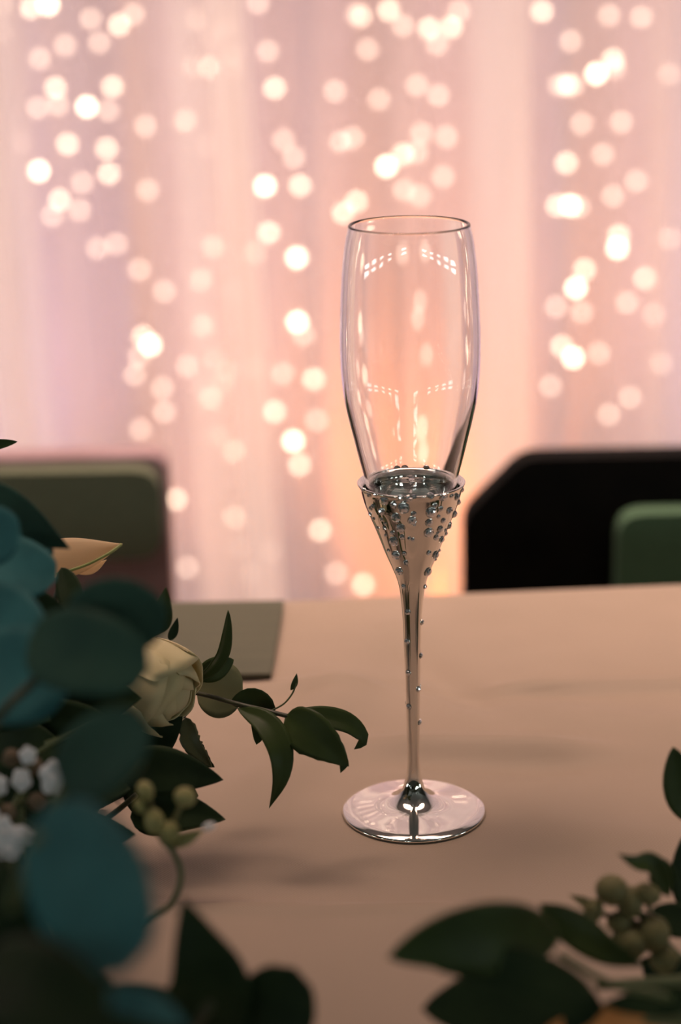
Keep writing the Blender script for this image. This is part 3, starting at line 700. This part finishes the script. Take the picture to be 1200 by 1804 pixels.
# dark glossy leaves under the rose
t = sprig('salal_sprig', 'cluster of black green pointed leaves lying on the cloth below the rose', 'foliage', [(120,1480,.80),(190,1440,.79),(240,1400,.785)], 0.0012, 'stem_dark', (80,1520))
leaf(M['dark'], t, [(215,1360,.785),(300,1358,.775),(394,1374,.775)], 0.0220, 'ovate', roll=0.1, fold=0.12)
leaf(M['dark'], t, [(230,1440,.785),(310,1430,.775),(398,1444,.775)], 0.0200, 'ovate', roll=-0.1, fold=0.12)
leaf(M['dark'], t, [(230,1330,.80),(280,1300,.80),(322,1262,.80)], 0.0170, 'ovate', roll=0.1, fold=0.12)
leaf(M['dark'], t, [(215,1395,.80),(280,1395,.79),(350,1402,.79)], 0.0250, 'oval', roll=0.1, fold=0.12)
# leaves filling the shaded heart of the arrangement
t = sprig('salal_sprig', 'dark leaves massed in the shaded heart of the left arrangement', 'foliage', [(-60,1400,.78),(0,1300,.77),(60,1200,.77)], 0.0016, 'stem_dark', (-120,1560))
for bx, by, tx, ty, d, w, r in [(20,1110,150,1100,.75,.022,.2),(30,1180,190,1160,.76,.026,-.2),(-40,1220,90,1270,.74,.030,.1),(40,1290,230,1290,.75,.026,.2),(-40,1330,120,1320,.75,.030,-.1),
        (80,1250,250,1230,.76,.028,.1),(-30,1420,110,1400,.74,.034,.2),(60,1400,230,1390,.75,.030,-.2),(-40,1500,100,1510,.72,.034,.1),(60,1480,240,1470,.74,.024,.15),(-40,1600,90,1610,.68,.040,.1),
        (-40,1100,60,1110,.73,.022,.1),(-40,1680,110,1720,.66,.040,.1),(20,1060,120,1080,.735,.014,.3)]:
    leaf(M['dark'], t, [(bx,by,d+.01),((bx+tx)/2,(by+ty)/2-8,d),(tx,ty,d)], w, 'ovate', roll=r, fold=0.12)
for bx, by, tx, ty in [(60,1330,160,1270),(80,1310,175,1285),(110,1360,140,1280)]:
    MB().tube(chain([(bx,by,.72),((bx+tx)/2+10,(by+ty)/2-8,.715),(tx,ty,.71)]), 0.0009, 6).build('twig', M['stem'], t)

# white blossoms
t = sprig('white_blossom_sprig', 'sprig of small white blossoms at the left edge', 'flower', [(-30,1560,.70),(10,1450,.69),(40,1390,.685)], 0.0012, 'stem', (-60,1640))
def blossom(c, rx, rz, mt='white'):
    mb = MB()
    for k in range(5):
        a = k*2*PI/5+c.x*900; d = R_*math.cos(a)*rx*0.55 + U_*math.sin(a)*rz*0.55
        mb.ball(c + d, (rx*0.52, rx*0.25, rz*0.52), 8, 6, (R_, -F_, U_))
    mb.ball(c - F_*0.001, (rx*0.3, rx*0.3, rx*0.3), 8, 6)
    o = mb.build('blossom', M[mt], t)
    MB().tube(smoothpts([c + F_*0.001, c - U_*0.008 + F_*0.004, P(40, 1410, .665)], 4), 0.0006, 5).build('blossom_stalk', M['stem'], t)
    return o
for px, py, rx, ry in [(49,1331,15,16),(38,1374,17,20),(92,1370,22,30),(0,1384,13,18),(36,1472,26,17),(6,1466,20,28),(14,1496,24,20),(-20,1440,20,20)]: blossom(P(px, py, .655), rx*.0002, ry*.0002)
for px, py in [(65,1412),(12,1432),(20,1335),(60,1350)]: MB().ball(P(px, py, .66), 0.0032, 9, 7).build('calyx', M['brown'], t)

# yellow green bud sprig with a curved stem
t = sprig('bud_sprig', 'sprig of yellow green buds on a curving stem at the lower left of the flute', 'flower', [(262,1625,.655),(302,1592,.65),(319,1545,.648),(308,1505,.648),(290,1484,.648)], 0.0011, 'stem', (120,1760))
def bud(px, py, d, rx, ry, par, mt='bud', ang=0.0, name='bud'):
    ax = (R_*math.cos(ang)-U_*math.sin(ang)); az = (R_*math.sin(ang)+U_*math.cos(ang))
    d = near(d)
    mb = MB().ball(P(px, py, d), (rx*d/FPX, rx*d/FPX, ry*d/FPX), 10, 8, (ax, -F_, az))
    return mb.build(name, M[mt], par)
for px, py, rx, ry, an in [(256,1393,15,19,-.4),(326,1404,20,18,.3),(272,1447,18,24,-.2),(246,1420,10,14,-.5),(300,1466,17,20,.0)]:
    bud(px, py, .648, rx, ry, t, 'bud', an)
    MB().tube(chain([(px,py,near(.65)),((px+290)/2,(py+1490)/2-4,near(.65)),(290,1488,near(.65))]), 0.0009, 6).build('bud_stalk', M['bud_dark'], t)
leaf(M['bud'], t, [(292,1490,.65),(330,1476,.648),(362,1460,.647)], 0.0050, 'lance', roll=0.2, fold=0.2)
bud(368, 1456, .647, 12, 7, t, 'white', -.3)

# black leaves at the bottom, near the camera
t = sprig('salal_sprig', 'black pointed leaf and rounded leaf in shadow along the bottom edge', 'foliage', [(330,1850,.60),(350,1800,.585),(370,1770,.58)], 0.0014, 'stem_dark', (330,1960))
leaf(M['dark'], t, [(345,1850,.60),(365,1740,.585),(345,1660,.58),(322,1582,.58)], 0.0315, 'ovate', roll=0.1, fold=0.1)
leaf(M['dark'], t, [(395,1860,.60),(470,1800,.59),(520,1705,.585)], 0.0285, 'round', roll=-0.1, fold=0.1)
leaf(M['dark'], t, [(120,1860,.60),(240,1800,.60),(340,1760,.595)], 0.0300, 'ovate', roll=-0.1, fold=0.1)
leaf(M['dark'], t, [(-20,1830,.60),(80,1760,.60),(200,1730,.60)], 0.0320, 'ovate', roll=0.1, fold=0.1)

# low leaves filling the ground of the arrangement behind the front ones
t = sprig('salal_sprig', 'dark leaves lying flat on the cloth at the back of the left arrangement', 'foliage', [(-60,1360,.86),(60,1350,.86),(180,1370,.86)], 0.0014, 'stem_dark', (-120,1400))
rg = random.Random(11)
def flat_leaves(t, n, x0, x1, y0, y1, zmax, ok, sgn=1):
    done = 0
    for _ in range(n*12):
        if done == n: break
        x, y = x0 + (x1-x0)*rg.random(), y0 + (y1-y0)*rg.random()
        z = 0.019 + (zmax-0.019)*rg.random(); w = 0.024 + 0.008*rg.random()
        a = V((x-sgn*0.018, y+0.012*(rg.random()-0.5), z*0.8)); b = V((x+sgn*0.026, y+0.03*(rg.random()-0.5), z))
        q0, q1 = proj(a), proj(b)
        if not ok(q1): continue
        done += 1
        leaf(M['dark'], t, [q0, ((q0[0]+q1[0])/2, (q0[1]+q1[1])/2-5, (q0[2]+q1[2])/2), q1], w, 'ovate', roll=-0.5-0.5*rg.random(), fold=0.12, nt=8, nw=2)
flat_leaves(t, 30, -0.34, -0.09, -0.10, 0.05, 0.040, lambda q: q[0] < 285 and q[1] < 1460)
flat_leaves(t, 26, -0.24, -0.09, -0.16, -0.03, 0.045, lambda q: q[0] < (250 if q[1] > 1475 else 320) and q[1] > 1380)
# ------------------------------------------------------------------ RIGHT ARRANGEMENT
GR = 'foliage of the arrangement at lower right'
t = sprig('ruscus_sprig', 'green rounded leaf entering at the right edge beside the flute foot', 'foliage', [(1290,1560,.74),(1260,1480,.73),(1240,1440,.72)], 0.0012, 'stem_dark', (1330,1680), GR)
leaf(M['ruscus'], t, [(1245,1450,.72),(1205,1400,.715),(1186,1315,.712)], 0.0150, 'oval', roll=0.2, fold=0.15)
leaf(M['dark'], t, [(1250,1640,.70),(1215,1560,.70),(1206,1470,.70)], 0.0140, 'oval', roll=0.2, fold=0.15)
t = sprig('laurel_sprig', 'large blurred green leaf over a black leaf, left part of the arrangement at lower right', 'foliage', [(1180,1760,.60),(1080,1735,.60),(985,1680,.60)], 0.0012, 'stem', (1300,1830), GR)
leaf(M['ruscus'], t, [(985,1660,.60),(880,1650,.585),(780,1660,.58),(682,1688,.58)], 0.0225, 'oval', roll=-0.25, fold=0.1)
leaf(M['dark'], t, [(1065,1778,.60),(940,1764,.605),(840,1772,.605),(742,1778,.605)], 0.0265, 'oval', roll=0.1, fold=0.05)
leaf(M['dark'], t, [(1050,1750,.58),(960,1720,.585),(860,1700,.585),(760,1705,.585)], 0.0130, 'oval', roll=0.1, fold=0.05)
leaf(M['ruscus'], t, [(950,1592,.63),(1020,1640,.625),(1080,1680,.62),(1142,1702,.62)], 0.0125, 'lance', roll=0.2, fold=0.15)
t = sprig('bud_sprig', 'sprig of olive buds and small curled leaves at the lower right edge', 'flower', [(1260,1740,.68),(1190,1680,.66),(1130,1610,.655)], 0.0014, 'stem', (1330,1790), GR)
for px, py, rx, ry, an in [(1078,1568,30,28,.4),(1046,1604,18,22,.3),(1110,1590,24,30,.0),(1140,1575,26,20,.3),(1110,1660,34,30,.2),(1150,1645,32,34,-.2),(1090,1625,22,20,.1),(1170,1690,26,24,.0)]:
    bud(px, py, .655, rx, ry, t, 'bud_dark', an)
    MB().tube(chain([(px,py,near(.658)),((px+1150)/2,(py+1630)/2+4,.66),(1150,1630,.66)]), 0.0010, 6).build('bud_stalk', M['stem'], t)
leaf(M['ruscus'], t, [(1180,1580,.66),(1150,1525,.655),(1120,1520,.652),(1088,1504,.65)], 0.0085, 'lance', roll=0.3, fold=0.2)
leaf(M['ruscus'], t, [(1185,1560,.66),(1165,1530,.66),(1120,1512,.66)], 0.008, 'lance', roll=-0.3, fold=0.2)
leaf(M['bud_dark'], t, [(1060,1612,.655),(1030,1590,.655),(1002,1576,.655)], 0.0040, 'lance', roll=0.1, fold=0.2)
leaf(M['dark'], t, [(1230,1640,.67),(1190,1620,.67),(1150,1600,.67)], 0.0120, 'oval', roll=0.1, fold=0.1)
leaf(M['dark'], t, [(1240,1720,.66),(1190,1725,.66),(1130,1690,.66)], 0.0160, 'oval', roll=0.1, fold=0.1)
t = sprig('salal_sprig', 'dark leaves lying flat on the cloth at the right edge behind the olive buds', 'foliage', [(1300,1600,.80),(1260,1560,.80),(1230,1540,.80)], 0.0012, 'stem_dark', (1340,1640), GR)
flat_leaves(t, 12, 0.115, 0.20, -0.15, -0.03, 0.032, lambda q: q[0] > 1192 and q[1] > 1420, -1)
t = sprig('olive_twig', 'olive green stem lying across the bottom right corner', 'foliage', [(1290,1725,.635),(1200,1728,.63),(1120,1732,.625),(1055,1736,.62)], (0.0024, 0.0016), 'stem', (1400,1760), GR)
leaf(M['dark'], t, [(1260,1760,.60),(1160,1765,.60),(1060,1770,.60)], 0.0090, 'oval', roll=0.1, fold=0.1)
leaf(M['bud_dark'], t, [(1260,1800,.60),(1190,1790,.60),(1130,1800,.60)], 0.0080, 'oval', roll=0.1, fold=0.1)
t = sprig('dried_leaf', 'amber brown dried leaf at the bottom edge under the black leaf', 'foliage', [(1180,1850,.62),(1165,1830,.615)], 0.0010, 'stem', (1200,1900), GR)
leaf(M['amber'], t, [(1165,1812,.61),(1070,1795,.605),(960,1812,.60)], 0.0085, 'oval', roll=0.2, fold=0.1)
